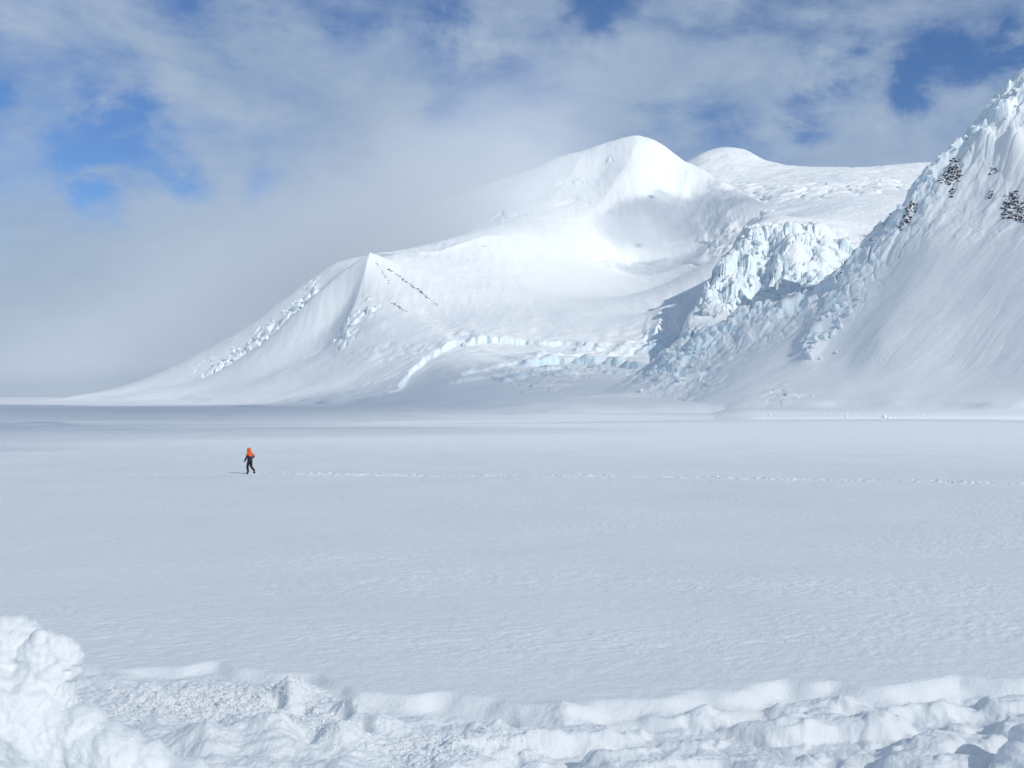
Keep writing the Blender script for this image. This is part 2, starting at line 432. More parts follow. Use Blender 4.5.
    ice = np.clip(ice, 0, 1) * ss(.5, 1.3, np.hypot(gz, gx))
    tag(sheet('snow_mountain', g.X, g.Y, g.Z, M_MOUNT, ice), kind='structure')
    return g

# ------------------------------------------------------------------ far dome and plateau
def far_dome():
    sky = [(560, 200, 6600), (640, 190, 6600), (680, 170, 6500), (695, 159, 6500), (710, 151, 6500), (726, 148, 6500), (745, 152, 6500), (766, 164, 6450), (782, 170, 6400), (800, 168, 6300), (830, 165, 6300),
           (880, 163, 6300), (920, 162, 6300), (980, 162, 6300), (1060, 165, 6300)]
    pts = survey(sky) + behind(sky, 1200, .6) + survey([
        (700, 175, 6000), (740, 175, 6000), (770, 180, 5800), (720, 195, 5400), (760, 190, 5200), (800, 182, 5400), (850, 178, 5300), (900, 178, 5300), (960, 180, 5300),
        (740, 215, 4600), (780, 205, 4500), (820, 200, 4300), (870, 192, 4300), (920, 190, 4300), (980, 195, 4300), (640, 220, 5200), (560, 230, 5600),
        (720, 260, 3800), (760, 235, 3700), (800, 215, 3500), (850, 206, 3500), (900, 202, 3500), (960, 205, 3500),
        (760, 270, 3200), (820, 232, 3100), (880, 222, 3100), (940, 220, 3100)])
    g = Grid(np.arange(560, 1060, 1.0), np.concatenate([np.arange(3100, 6700, 9.0), np.arange(6700, 7800, 60)]))
    x, y = g.X, g.Y
    z = Surf(pts, 1.6)(x, y)
    z = z - 45 * ss(760, 900, g.PX) * ss(4200, 6000, y) + 22 * ridged(x / 600, y / 420, 4, 61) + 8 * fbm(x / 130, y / 100, 4, 63)
    g.Z = z; row = g.row()
    ice = np.zeros(x.shape)
    for cx, cy, rx, ry, sd_ in ((760, 195, 40, 10, 71), (820, 190, 40, 8, 72), (880, 185, 30, 8, 73)):
        m = bump2(g.PX, row, cx, cy, rx, ry)
        f1, f2, r = cells(x / 110, y / 60, sd_)
        z = z + m * 30 * (r * ss(.02, .3, f2 - f1) - .3)
    g.Z = z
    tag(sheet('distant_snow_dome', g.X, g.Y, g.Z, M_MOUNT, ice), kind='structure')
    return g

# ------------------------------------------------------------------ icefall
def icefall():
    pts = survey([
        (690, 330, 3300), (745, 226, 3200), (790, 212, 3200), (850, 200, 3200), (920, 195, 3200), (1000, 195, 3200),
        (743, 234, 2900), (760, 220, 2850), (800, 210, 2850), (850, 201, 2850), (920, 200, 2850), (1000, 200, 2850),
        (755, 225, 2550), (790, 219, 2550), (830, 214, 2600), (880, 205, 2650), (950, 210, 2600),
        (747, 230, 2450), (780, 226, 2420), (820, 228, 2400), (850, 238, 2380), (900, 235, 2400),
        (732, 248, 2380), (770, 250, 2300), (815, 250, 2300), (850, 262, 2260),
        (720, 272, 2280), (750, 276, 2220), (790, 274, 2190), (830, 280, 2170),
        (707, 293, 2180), (740, 298, 2120), (780, 296, 2080), (820, 300, 2060), (860, 300, 2080),
        (693, 313, 2090), (730, 314, 2040), (780, 310, 1990), (830, 312, 1960), (900, 300, 2000),
        (680, 330, 1980), (740, 335, 1900), (800, 335, 1860), (880, 330, 1850), (640, 345, 1980),
        # shaded western wall
        (724, 282, 2600), (706, 302, 2420), (696, 308, 2280), (678, 318, 2150), (690, 330, 2500), (640, 350, 2400), (700, 320, 2800), (650, 360, 3000), (640, 300, 3400)])
    g = Grid(np.arange(650, 1000, .6), np.arange(1850, 3250, 3.0))
    x, y = g.X, g.Y
    z = Surf(pts, 1.4)(x, y)
    g.Z = z; row = g.row()
    m = ss(-4, 14, row - np.interp(g.PX, [690, 745, 780, 820, 860], [290, 226, 222, 224, 236])) * ss(320, 306, row) * ss(672, 712, g.PX) * (y < 2560)
    z = z - m * 34 * np.exp(-((g.PX - np.interp(row, [225, 260, 310], [768, 770, 742])) / 9) ** 2) * ss(228, 245, row)
    z = z + 30 * bump2(g.PX, row, 795, 258, 15, 17) * (y < 2560) + 22 * bump2(g.PX, row, 822, 262, 12, 12) * (y < 2560)
    m = m * (1 - .8 * bump2(g.PX, row, 795, 258, 13, 13)) * (1 - .6 * bump2(g.PX, row, 828, 256, 14, 10))
    left = ss(835, 770, g.PX + .4 * (row - 260))
    wx, wy = 22 * fbm(x / 80, y / 80, 3, 81), 22 * fbm(x / 80, y / 80, 3, 83)
    z = z + m * 34 * fbm((x + y * .3) / 105, (y - x * .3) / 90, 3, 80)
    f1, f2, r = cells((x + wx) / 40, (y + wy) / 30, 85)
    tilt = (pn(x / 33, y / 27, 84)) * 9
    z = z + m * ((20 + 18 * left) * (r - .4) * ss(.0, .14, f2 - f1) + tilt - (5 + 9 * left) * ss(.09, 0, f2 - f1))
    f1, f2, r2 = cells((x - wy * .6) / 15, (y + wx * .6) / 12, 87)
    z = z + m * (.35 + .65 * left) * (9 * (r2 - .4) * ss(0, .2, f2 - f1))
    f1, f2, r2 = cells(x / 6.5, y / 6, 88)
    z = z + m * 2.6 * (r2 - .4)
    z = z + (1.0 + 3 * m) * fbm(x / 12, y / 12, 4, 89)
    # smooth drifts over the plateau
    z = z + 9 * (1 - m) * fbm(x / 200, y / 90, 4, 91) 
    wd, _ = polydist(x + 12 * fbm(x / 50, y / 50, 3, 95), y, [((p - 512) / F * d, d) for p, d in ((748, 3250), (745, 2500), (734, 2380), (722, 2280), (709, 2180), (694, 2090), (684, 2040))])
    z = z - 36 * ss(0, 80, -wd) * ss(2030, 2140, y) - 160 * ss(690, 652, g.PX)
    m2 = bump2(g.PX, row, 748, 212, 22, 9) * (y > 2560)
    f1, f2, r = cells(x / 60, y / 50, 93)
    z = z + m2 * 30 * (r * ss(0, .2, f2 - f1))
    g.Z = z
    gz = np.gradient(z, axis=0) / np.gradient(g.Y, axis=0); gx = np.gradient(z, axis=1) / np.gradient(g.X, axis=1)
    ice = np.clip(m + m2, 0, 1) * ss(.6, 1.8, np.hypot(gz, gx)) * .65
    tag(sheet('icefall_glacier', g.X, g.Y, g.Z, M_ICE, ice), kind='structure')
    return g

# ------------------------------------------------------------------ near ridge on the right
def right_ridge():
    crest = [(1330, 340, 1100), (1200, 190, 1230), (1100, 85, 1350), (1050, 60, 1395), (1024, 72, 1410), (1000, 97, 1415), (975, 121, 1425), (950, 148, 1440), (930, 167, 1450), (915, 187, 1470), (895, 208, 1490), (880, 228, 1500),
             (865, 245, 1520), (850, 262, 1540), (835, 277, 1560), (815, 291, 1580), (790, 302, 1610), (755, 311, 1650), (720, 322, 1690), (690, 338, 1720), (665, 354, 1720), (645, 372, 1690), (610, 395, 1640), (570, 408, 1600)]
    bo = np.array([(560, 1470), (640, 1400), (760, 1280), (900, 1130), (1024, 950), (1100, 850), (1200, 700), (1330, 560)], float)
    bn = np.array([(560, 1470), (640, 1420), (760, 1310), (900, 1220), (1024, 1120), (1100, 1060), (1200, 980), (1330, 900)], float)
    c0 = np.array([(q[0], q[2]) for q in crest][::-1], float)
    cn = np.array([(560, 1610), (645, 1690), (720, 1690), (790, 1640), (865, 1640), (950, 1690), (1024, 1715), (1100, 1720), (1330, 1600)], float)
    def turn(rows):
        out = []
        for px, py, d in rows:
            B0, B1, C0, C1 = (np.interp(px, t[:, 0], t[:, 1]) for t in (bo, bn, c0, cn))
            out.append((px, py, B1 + (d - B0) * (C1 - B1) / (C0 - B0)))
        return out
    crest = turn(crest)
    pts = survey(crest) + behind(crest, 420, .25) + behind(crest, 160, .72)
    pts += survey(turn([
        (1330, 430, 560), (1200, 428, 700), (1100, 424, 850), (1024, 421, 950), (960, 422, 1050), (900, 423, 1130), (840, 424, 1200), (760, 425, 1280), (700, 421, 1330), (640, 414, 1400), (590, 410, 1450),
        (1330, 445, 480), (1200, 444, 600), (1100, 440, 730), (1024, 437, 820), (900, 436, 1000), (760, 434, 1150), (640, 428, 1260), (540, 420, 1400),
        (1330, 405, 800), (1200, 310, 960), (1100, 255, 1070), (1024, 250, 1180), (1024, 150, 1310), (975, 200, 1330), (950, 290, 1240), (930, 240, 1330), (900, 300, 1310), (880, 340, 1280), (850, 330, 1370), (850, 365, 1310), (890, 265, 1400),
        (1200, 370, 820), (1100, 350, 940), (1024, 345, 1060), (960, 368, 1130), (900, 388, 1190), (840, 395, 1250), (800, 350, 1430), (790, 380, 1360), (760, 340, 1540), (750, 365, 1460), (740, 395, 1380),
        (700, 365, 1600), (690, 390, 1480), (650, 392, 1560), (660, 405, 1460)]))
    g = Grid(np.concatenate([np.arange(560, 1050, .7), np.arange(1050, 1340, 3)]), np.concatenate([np.arange(780, 1050, 5), np.arange(1050, 1900, 1.8), np.arange(1900, 2150, 8)]))
    x, y = g.X, g.Y
    z = Surf(pts, 1.5)(x, y)
    g.Z = z; row = g.row()
    hi = ss(0, 60, z)
    # flutes down the fall line, which runs down to the left and towards the camera
    a = math.radians(30)
    u = x * math.cos(a) + y * math.sin(a); v = -x * math.sin(a) + y * math.cos(a)
    z = z + hi * (0.35 * fbm(u / 45, v / 3.6, 3, 106, .6) + 0.6 * fbm((u + 25 * fbm(x / 60, y / 60, 2, 102)) / 70, (v + 9 * fbm(x / 80, y / 80, 2, 104)) / 8, 4, 101, .62) + 2.6 * fbm(u / 260, v / 55, 3, 103))
    z = z + hi * 3.5 * fbm(x / 90, y / 90, 3, 105)
    ice = np.zeros(x.shape)
    cr = polydist(g.PX, row, [(c[0], c[1]) for c in crest[:-3]])[0]
    near = np.exp(-(cr / 26.0) ** 2) * ss(1450, 1560, y) 
    up = ss(180, 380, z)
    # rough, corniced crest and rocky upper wall
    f1, f2, r = cells(x / 26, y / 26, 107)
    z = z + near * (11 * (r - .35) * ss(0, .2, f2 - f1) + 7 * fbm(x / 14, y / 14, 3, 109)); ice += near * .8
    f1, f2, r = cells(x / 44 + .2 * pn(x / 30, y / 30, 3), y / 44, 108)
    z = z + near * 20 * (r - .4) * ss(0, .14, f2 - f1)
    z = z + (30 * bump2(g.PX, row, 1014, 148, 12, 16) + 16 * bump2(g.PX, row, 985, 140, 10, 10) + 18 * bump2(g.PX, row, 1000, 112, 12, 8)) * (y > 1300)
    wall = ss(880, 930, g.PX) * ss(270, 190, row) * (y < 1700)
    z = z + wall * (4 * ridged((u + 30 * fbm(x / 50, y / 50, 2, 112)) / 55, v / 34, 4, 111, .6) - 3)
    f1, f2, r = cells(u / 34, v / 15, 113)
    z = z + wall * 6 * (r - .4) * ss(0, .25, f2 - f1)
    # a spur of broken blue ice low on the slope
    fl, fr = polydist(g.PX, row, [(858, 296), (838, 312), (818, 330), (806, 352)])
    m = np.exp(-(fl / 11.0) ** 2) * (y > 1280)
    f1, f2, r = cells(x / 17, y / 17, 115)
    z = z + m * (17 + 13 * (r - .4) * ss(0, .2, f2 - f1)) * (.35 + .65 * fr); ice += m
    # broken tongue at the left end
    m = bump2(g.PX, row, 672, 378, 42, 18) + .7 * bump2(g.PX, row, 700, 345, 40, 14)
    f1, f2, r = cells(x / 26, y / 22, 117)
    z = z + m * (15 * (r - .4) * ss(0, .2, f2 - f1) + 5 * fbm(x / 12, y / 12, 3, 119)); ice += m * .8
    for cx, cy, rx, ry in ((775, 402, 12, 12), (800, 408, 25, 4)):
        m = bump2(g.PX, row, cx, cy, rx, ry)
        f1, f2, r = cells(x / 16, y / 14, 121)
        z = z + m * (9 * (r - .3) * ss(0, .2, f2 - f1)); ice += m * .5
    z = z + 9 * fbm(x / 130, y / 110, 3, 131) * np.exp(-((z - plain_z(x, y) - 5) / 35) ** 2); z = fillet(z, x, y, 32.0)
    z = z - 30 * ss(900, 790, y) - 45 * ss(760, 565, g.PX) * ss(1560, 1480, y)
    g.Z = z
    gz = np.gradient(z, axis=0) / np.gradient(g.Y, axis=0); gx = np.gradient(z, axis=1) / np.gradient(g.X, axis=1)
    ice = np.clip(ice, 0, 1) * ss(.7, 1.7, np.hypot(gz, gx)) * .8
    tag(sheet('snow_ridge', g.X, g.Y, g.Z, M_MOUNT, ice), kind='structure')
    return g

PLAIN = build_plain()
GM = massif()
GF = far_dome()
GI = icefall()
GR = right_ridge()

SUN_EL, SUN_AZ = 32.0, 136.0        # azimuth from +y towards +x: behind the camera, to the right
#@@THINGS@@
# ------------------------------------------------------------------ broken ice and rock standing on the mountains
def serac_material():
    m, nt, out = newmat('serac_ice')
    b = N(nt, 'ShaderNodeBsdfPrincipled', Roughness=0.5)
    geo = N(nt, 'ShaderNodeNewGeometry')
    n = N(nt, 'ShaderNodeTexNoise', Scale=.12, Detail=5.0, Roughness=.6); nt.links.new(geo.outputs['Position'], n.inputs['Vector'])
    sx = N(nt, 'ShaderNodeSeparateXYZ'); nt.links.new(geo.outputs['True Normal'], sx.inputs[0])
    ad = N(nt, 'ShaderNodeMath', operation='MULTIPLY_ADD'); ad.inputs[1].default_value = 1.4
    nt.links.new(n.outputs['Fac'], ad.inputs[0]); nt.links.new(sx.outputs['Z'], ad.inputs[2])
    mr = N(nt, 'ShaderNodeMapRange'); mr.inputs['From Min'].default_value = .45; mr.inputs['From Max'].default_value = 1.15
    nt.links.new(ad.outputs[0], mr.inputs['Value'])
    mx = N(nt, 'ShaderNodeMix', data_type='RGBA'); mx.inputs['A'].default_value = (.74, .86, .90, 1); mx.inputs['B'].default_value = (.86, .885, .915, 1)
    nt.links.new(mr.outputs['Result'], mx.inputs['Factor']); nt.links.new(mx.outputs['Result'], b.inputs['Base Color'])
    n2 = N(nt, 'ShaderNodeTexNoise', Scale=.35, Detail=4.0); nt.links.new(geo.outputs['Position'], n2.inputs['Vector'])
    bp = N(nt, 'ShaderNodeBump', Strength=1.0, Distance=.8); nt.links.new(n2.outputs['Fac'], bp.inputs['Height']); nt.links.new(bp.outputs[0], b.inputs['Normal'])
    nt.links.new(b.outputs[0], out.inputs['Surface'])
    return m
M_SERAC = serac_material()
RN = np.random.RandomState(5)

def hull(bm, centre, size, up=None, n=16, flat=.75):
    """a jagged lump: the convex hull of random points"""
    vs = []
    for _ in range(n):
        p = RN.normal(0, 1, 3); p = p / np.linalg.norm(p) * RN.uniform(.62, 1.05) * (1, 1, .95)
        vs.append(bm.verts.new((centre[0] + p[0] * size[0], centre[1] + p[1] * size[1], centre[2] + p[2] * size[2])))
    r = bmesh.ops.convex_hull(bm, input=vs)
    dead = [v for v in r['geom_interior'] + r['geom_unused'] if isinstance(v, bmesh.types.BMVert)]
    bmesh.ops.delete(bm, geom=list(set(dead)), context='VERTS')

def finish(bm, name, mat, loc=(0, 0, 0), smooth=False, parent=None):
    me = bpy.data.meshes.new(name)
    bmesh.ops.recalc_face_normals(bm, faces=bm.faces)
    bm.to_mesh(me); bm.free(); me.materials.append(mat)
    if smooth: me.polygons.foreach_set('use_smooth', np.ones(len(me.polygons), bool))
    o = bpy.data.objects.new(name, me); COL.objects.link(o); o.location = loc
    if parent is not None: o.parent = parent
    return o

def block_protos(k, mat, name):
    out = []
    for i in range(k):
        bm = bmesh.new(); hull(bm, (0, 0, 0), (.5, .5, .5), n=22)
        bmesh.ops.bevel(bm, geom=list(bm.edges), offset=.025, segments=2, affect='EDGES', profile=.6)
        me = bpy.data.meshes.new(name); bmesh.ops.recalc_face_normals(bm, faces=bm.faces); bm.to_mesh(me); bm.free(); me.materials.append(mat)
        out.append(me)
    return out
BLOCKS = block_protos(8, M_SERAC, 'ice_block'); CHUNKS = block_protos(5, M_PILE, 'snow_chunk')

def scatter_blocks(grid, spots, name, label, cat, group, protos=BLOCKS, tall=1.2, sink=.2):
    for px, py, s in spots:
        p, n = grid.at(px, py)
        o = bpy.data.objects.new(name, protos[RN.randint(len(protos))]); COL.objects.link(o)
        o.scale = (s * RN.uniform(.8, 1.3), s * RN.uniform(.8, 1.2), s * RN.uniform(.8, 1.2) * tall)
        o.rotation_euler = (RN.uniform(-.35, .35), RN.uniform(-.35, .35), RN.uniform(0, 6.28))
        o.location = p + Vector((0, 0, s * tall * .5 * (1 - 2 * sink)))
        tag(o, label, cat, group)

def in_poly(n, poly, smin, smax, power=2.0):
    out = []
    xs = [p[0] for p in poly]; ys = [p[1] for p in poly]
    while len(out) < n:
        x, y = RN.uniform(min(xs), max(xs)), RN.uniform(min(ys), max(ys)); c = False
        for i in range(len(poly)):
            (x1, y1), (x2, y2) = poly[i], poly[i - 1]
            if (y1 > y) != (y2 > y) and x < (x2 - x1) * (y - y1) / (y2 - y1) + x1: c = not c
        if c: out.append((x, y, smin + (smax - smin) * RN.rand() ** power))
    return out

scatter_blocks(GI, in_poly(38, [(748, 229), (772, 227), (778, 262), (812, 282), (800, 304), (745, 312), (702, 309), (722, 275)], 5, 20), 'serac',
               'jagged white and pale blue ice block jumbled among others in the icefall below the plateau', 'serac', 'seracs in the icefall', tall=1.1)
scatter_blocks(GM, in_poly(30, [(318, 284), (300, 297), (262, 330), (228, 350), (225, 362), (262, 346), (296, 314), (316, 297)], 7, 17), 'serac',
               'pale ice block breaking out of the long snow flank left of the front peak', 'serac', 'seracs on the left flank')
scatter_blocks(GR, in_poly(26, [(850, 296), (862, 300), (838, 335), (836, 361), (806, 360), (800, 345), (822, 318)], 6, 17), 'serac',
               'rounded blue ice block in the small broken spur low on the right slope', 'serac', 'seracs of the low spur', sink=.3)
scatter_blocks(GR, in_poly(30, [(640, 372), (668, 352), (700, 338), (712, 350), (690, 380), (660, 398), (636, 392)], 5, 18), 'serac',
               'low bluish ice block in the crumbled tongue where the right ridge runs out', 'serac', 'seracs of the crumbled tongue', sink=.35, tall=.8)
scatter_blocks(GR, [(x, 417.5 + RN.uniform(-3.5, 2.5), .8 + 2.2 * RN.rand() ** 3) for x in RN.uniform(735, 930, 45)] + [(885, 418, 4.5), (889, 419, 3.2), (846, 419, 2.6), (770, 416, 2.5)], 'snow_boulder',
               'small snow boulder rolled out at the foot of the right slope', 'snow boulder', 'snow boulders at the foot of the slope', protos=CHUNKS, tall=.9)

scatter_blocks(GR, [(x + RN.uniform(-4, 4), y + RN.uniform(-1, 5), RN.uniform(6, 13)) for x, y in ((924, 178), (930, 172), (936, 166), (942, 160), (950, 150), (957, 143), (963, 137), (972, 126), (984, 116), (994, 105), (1006, 94), (1014, 88), (1016, 104), (885, 222), (893, 213), (900, 206), (960, 150), (1010, 118))],
               'cornice_block', 'bluish block of the broken cornice along the crest of the right ridge', 'cornice block', 'blocks of the broken cornice', sink=.35, tall=.9)

def outcrop(grid, spots, label, lean=(.25, -.1)):
    """spots: (px, py, half width in px, half height in px, shards, shard size in metres)"""
    bm = bmesh.new(); base = None
    for px, py, rx, ry, n, s in spots:
        for _ in range(n):
            a, b = RN.normal(0, .5, 2).clip(-1, 1)
            p, nn = grid.at(px + rx * a + ry * b * -.25, py + ry * b)
            if base is None: base = p.copy()
            k = s * RN.uniform(.5, 1.25)
            hull(bm, tuple(p - base + nn * k * -.12), (k * .65, k * .6, k * .7), n=11)
    o = finish(bm, 'rock_outcrop', M_ROCK, base)
    tag(o, label, 'rock outcrop')
    return o

outcrop(GR, [(952, 172, 7, 12, 60, 7.5), (947, 180, 7, 6, 24, 7), (958, 178, 6, 8, 24, 6.5), (953, 192, 3, 6, 14, 6)], 'tall dark rock outcrop dusted with snow beside the blue cornice high on the right ridge')
outcrop(GR, [(912, 208, 5, 6, 16, 6.5), (907, 216, 5, 7, 26, 6.5), (902, 225, 4, 5, 16, 6)], 'broken dark rock outcrop on the ridge edge, next one down from the blue cornice')
outcrop(GR, [(1010, 202, 7, 10, 50, 7), (1019, 212, 7, 11, 56, 7), (1008, 214, 6, 6, 30, 6.5), (1016, 196, 5, 5, 18, 6.5)], 'wide speckled rock outcrop half buried in snow at the right edge of the photo')
outcrop(GR, [(995, 171, 4, 4, 14, 5)], 'faint grey rock outcrop mostly covered by snow near the top of the right wall')
outcrop(GR, [(990, 195, 1.6, 5, 14, 6)], 'narrow streak of grey rock in the middle of the right wall')
for q in ((872, 240, 2, 2, 9, 5), (853, 250, 1.5, 1.5, 7, 4.5), (846, 258, 1.5, 2, 8, 4.5), (841, 272, 1, 1.5, 6, 4)):
    tag(outcrop(GR, [q], 'small dark rock on the low ridge edge above the icefall'), group='rocks on the low ridge edge')
def streak(grid, line, n, s, label):
    """a thin rib of rock along a line, deeply buried"""
    bm = bmesh.new(); base = None; line = np.array(line, float)
    for i in range(n):
        t = i / (n - 1) * (len(line) - 1); k = min(int(t), len(line) - 2)
        q = line[k] + (line[k + 1] - line[k]) * (t - k)
        p, nn = grid.at(q[0], q[1])
        if base is None: base = p.copy()
        f = s * RN.uniform(.6, 1.3)
        hull(bm, tuple(p - base - nn * f * .12), (f * 1.0, f * .8, f * .45), n=12)
    tag(finish(bm, 'rock_outcrop', M_ROCK, base), label, 'rock outcrop')
streak(GM, [(389, 270), (405, 281), (420, 291), (437, 306)], 42, 6.5, 'long thin diagonal rib of dark rock below the front peak')
streak(GM, [(393, 303), (400, 308), (406, 312)], 34, 6.0, 'short thin rib of dark rock under the front peak, below the long rib')
streak(GM, [(377, 264), (383, 273), (389, 283)], 14, 4.5, 'faint short rock rib close under the tip of the front peak')
outcrop(GM, [(484, 247, .8, .6, 4, 6)], 'single tiny dark rock on the bright snow of the middle ridge')

# ------------------------------------------------------------------ shovelled snow in the foreground
def ground_z(x, y):
    X, Y, Z = PLAIN
    r = math.hypot(x, y); a = math.atan2(x, y)
    i = int(np.argmin(np.abs(np.hypot(X[:, 0], Y[:, 0]) - r))); j = int(np.argmin(np.abs(np.arctan2(X[i], Y[i]) - a)))
    return float(Z[i, j])

def lump(name, blobs, voxel, amp, label, cat, mat=M_PILE):
    bm = bmesh.new()
    for px, py, d, rx, ry, rz in blobs:
        c = P(px, py, d)
        if max(rx, rz) < .10:
            h_ = bmesh.new(); hull(h_, (0, 0, 0), (1, 1, 1), n=26)
            bmesh.ops.subdivide_edges(h_, edges=list(h_.edges), cuts=2, use_grid_fill=True); tm = bpy.data.meshes.new('t'); h_.to_mesh(tm); h_.free()
            n0 = len(bm.verts); bm.from_mesh(tm); bpy.data.meshes.remove(tm); bm.verts.ensure_lookup_table(); r = {'verts': [bm.verts[i] for i in range(n0, len(bm.verts))]}
        else: r = bmesh.ops.create_icosphere(bm, subdivisions=4, radius=1)
        rot = RN.uniform(-.3, .3)
        for v in r['verts']:
            q = v.co.copy(); k = 1 + .10 * math.sin(3.1 * q.x + px) * math.cos(2.7 * q.z + py)
            v.co = Vector((c[0] + k * (q.x * rx * math.cos(rot) - q.z * rz * math.sin(rot)), c[1] + k * q.y * ry, c[2] + k * (q.x * rx * math.sin(rot) + q.z * rz * math.cos(rot))))
    me = bpy.data.meshes.new(name); bm.to_mesh(me); bm.free()
    o = bpy.data.objects.new(name, me); COL.objects.link(o)
    md = o.modifiers.new('r', 'REMESH'); md.mode = 'VOXEL'; md.voxel_size = voxel; md.use_smooth_shade = True
    sm = o.modifiers.new('s', 'SMOOTH'); sm.iterations = 2; sm.factor = .5
    dg = bpy.context.evaluated_depsgraph_get()
    me2 = bpy.data.meshes.new_from_object(o.evaluated_get(dg)); o.modifiers.clear(); o.data = me2; me2.name = name
    n = len(me2.vertices); c = np.empty(n * 3, np.float32); me2.vertices.foreach_get('co', c); c = c.reshape(-1, 3).astype(float)
    nr = np.empty(n * 3, np.float32); me2.vertices.foreach_get('normal', nr); nr = nr.reshape(-1, 3)
    f1, f2, r = cells(c[:, 0] / .42 + .35 * c[:, 1], c[:, 2] / .34 + .4 * c[:, 1], 7)
    dsp = amp * (1.7 * fbm(c[:, 0] / .5 + c[:, 1] * .7, c[:, 2] / .4 + c[:, 1] * .8, 3, 3) + .55 * (np.sqrt(np.clip(1 - (f1 * 1.2) ** 2, 0, 1)) * r - .3) + .5 * fbm(c[:, 0] / .09 + c[:, 1] * 6, c[:, 2] / .08 - c[:, 1] * 5, 3, 9))
    dsp = dsp * (.75 + .25 * ss(1.1, 1.8, c[:, 2]))
    c += nr * dsp[:, None]
    base = np.array([c[:, 0].mean(), c[:, 1].mean(), c[:, 2].min()]); c -= base
    me2.vertices.foreach_set('co', c.astype(np.float32).ravel()); me2.update()
    me2.polygons.foreach_set('use_smooth', np.ones(len(me2.polygons), bool))
    me2.materials.clear(); me2.materials.append(mat); o.location = base
    tag(o, label, cat)
    return o

lump('snow_pile', [(10, 656, 12.8, .40, .45, .53), (-45, 660, 13, .6, .6, .58), (47, 640, 12.7, .15, .2, .14), (54, 654, 12.7, .32, .3, .24), (71, 660, 12.65, .17, .22, .11), (66, 675, 12.65, .16, .22, .12),
                   (42, 692, 12.6, .40, .42, .40), (38, 652, 12.75, .36, .36, .2), (44, 672, 12.65, .36, .38, .3), (92, 752, 12.25, .50, .5, .40), (132, 776, 12.2, .60, .5, .42), (170, 790, 12.2, .5, .5, .36), (0, 715, 12.4, .75, .7, .6), (30, 742, 12.3, .62, .6, .60), (72, 748, 12.3, .52, .5, .46), (110, 763, 12.2, .50, .5, .44), (150, 782, 12.2, .44, .5, .40), (185, 796, 12.2, .40, .5, .36),
                   (215, 812, 12.2, .4, .5, .34), (-60, 780, 12.2, 1.1, .8, .8), (60, 850, 11.9, 1.3, .9, .9), (150, 860, 12, .95, .8, .85), (-60, 860, 11.9, 1.2, .9, .9), (225, 855, 12.2, .5, .6, .6)],
     .028, .075, 'big heap of shovelled white snow with an overhanging lip in the left foreground', 'snow pile')
lump('snow_boulder', [(1018, 765, 14.2, .30, .35, .34), (1036, 750, 14.3, .34, .4, .36), (1000, 778, 14.1, .22, .3, .2), (1030, 800, 14.2, .6, .5, .5), (1060, 770, 14.3, .5, .5, .5)],
     .03, .05, 'blocky snow boulder cut off by the lower right corner of the photo', 'snow boulder')

def crumbs():
    X, Y, Z = PLAIN
    rr = np.hypot(X[:, 0], Y[:, 0]); a0 = np.arctan2(X[len(rr) // 2], Y[len(rr) // 2]); na = 1050
    spots = []
    for n, cx, sx, cy, sy in ((2200, 205, 60, 17.2, .5), (900, 430, 60, 15.2, .4), (450, 330, 34, 15.9, .35)):
        for _ in range(n):
            px, d = RN.normal(cx, sx), RN.normal(cy, sy)
            if 13.6 < d < 19 and 60 < px < 1010: spots.append((d * (px - 512) / F, d, .010 + .035 * RN.rand() ** 3))
    protos = []
    for _ in range(6):
        b = bmesh.new(); hull(b, (0, 0, 0), (1, 1, .8), n=12); b.verts.ensure_lookup_table(); b.verts.index_update()
        protos.append(([v.co[:] for v in b.verts], [[v.index for v in f.verts] for f in b.faces])); b.free()
    V, Fc = [], []
    for x, y, k in spots:
        i = int(np.argmin(np.abs(rr - math.hypot(x, y)))); j = int(np.argmin(np.abs(a0[:na] - math.atan2(x, y))))
        z = float(Z[i, j]); vs, fs = protos[RN.randint(6)]; n0 = len(V); c, s_ = math.cos(k * 999), math.sin(k * 999)
        V += [(x + k * (p[0] * c - p[1] * s_), y + k * (p[0] * s_ + p[1] * c), z + k * (p[2] + .05)) for p in vs]; Fc += [[q + n0 for q in f] for f in fs]
    me = bpy.data.meshes.new('snow_crumbs'); me.from_pydata(V, [], Fc); me.update(); me.materials.append(M_PILE)
    o = bpy.data.objects.new('snow_crumbs', me); COL.objects.link(o); tag(o, kind='stuff')
crumbs()

# ------------------------------------------------------------------ the walker
def skin(name, verts, edges, radii, mat, parent, root=0, sub=2):
    me = bpy.data.meshes.new(name); me.from_pydata(verts, edges, []); me.update()
    o = bpy.data.objects.new(name, me); COL.objects.link(o)
    o.modifiers.new('skin', 'SKIN')
    for i, r in enumerate(radii):
        sv_ = me.skin_vertices[0].data[i]; sv_.radius = (r, r) if not isinstance(r, tuple) else r; sv_.use_root = (i == root)
    m = o.modifiers.new('sub', 'SUBSURF'); m.levels = sub; m.render_levels = sub
    dg = bpy.context.evaluated_depsgraph_get()
    me2 = bpy.data.meshes.new_from_object(o.evaluated_get(dg)); o.modifiers.clear(); o.data = me2; me2.name = name
    me2.materials.clear()
    for k in (mat if isinstance(mat, (list, tuple)) else [mat]): me2.materials.append(k)
    me2.polygons.foreach_set('use_smooth', np.ones(len(me2.polygons), bool))
    o.parent = parent
    return o

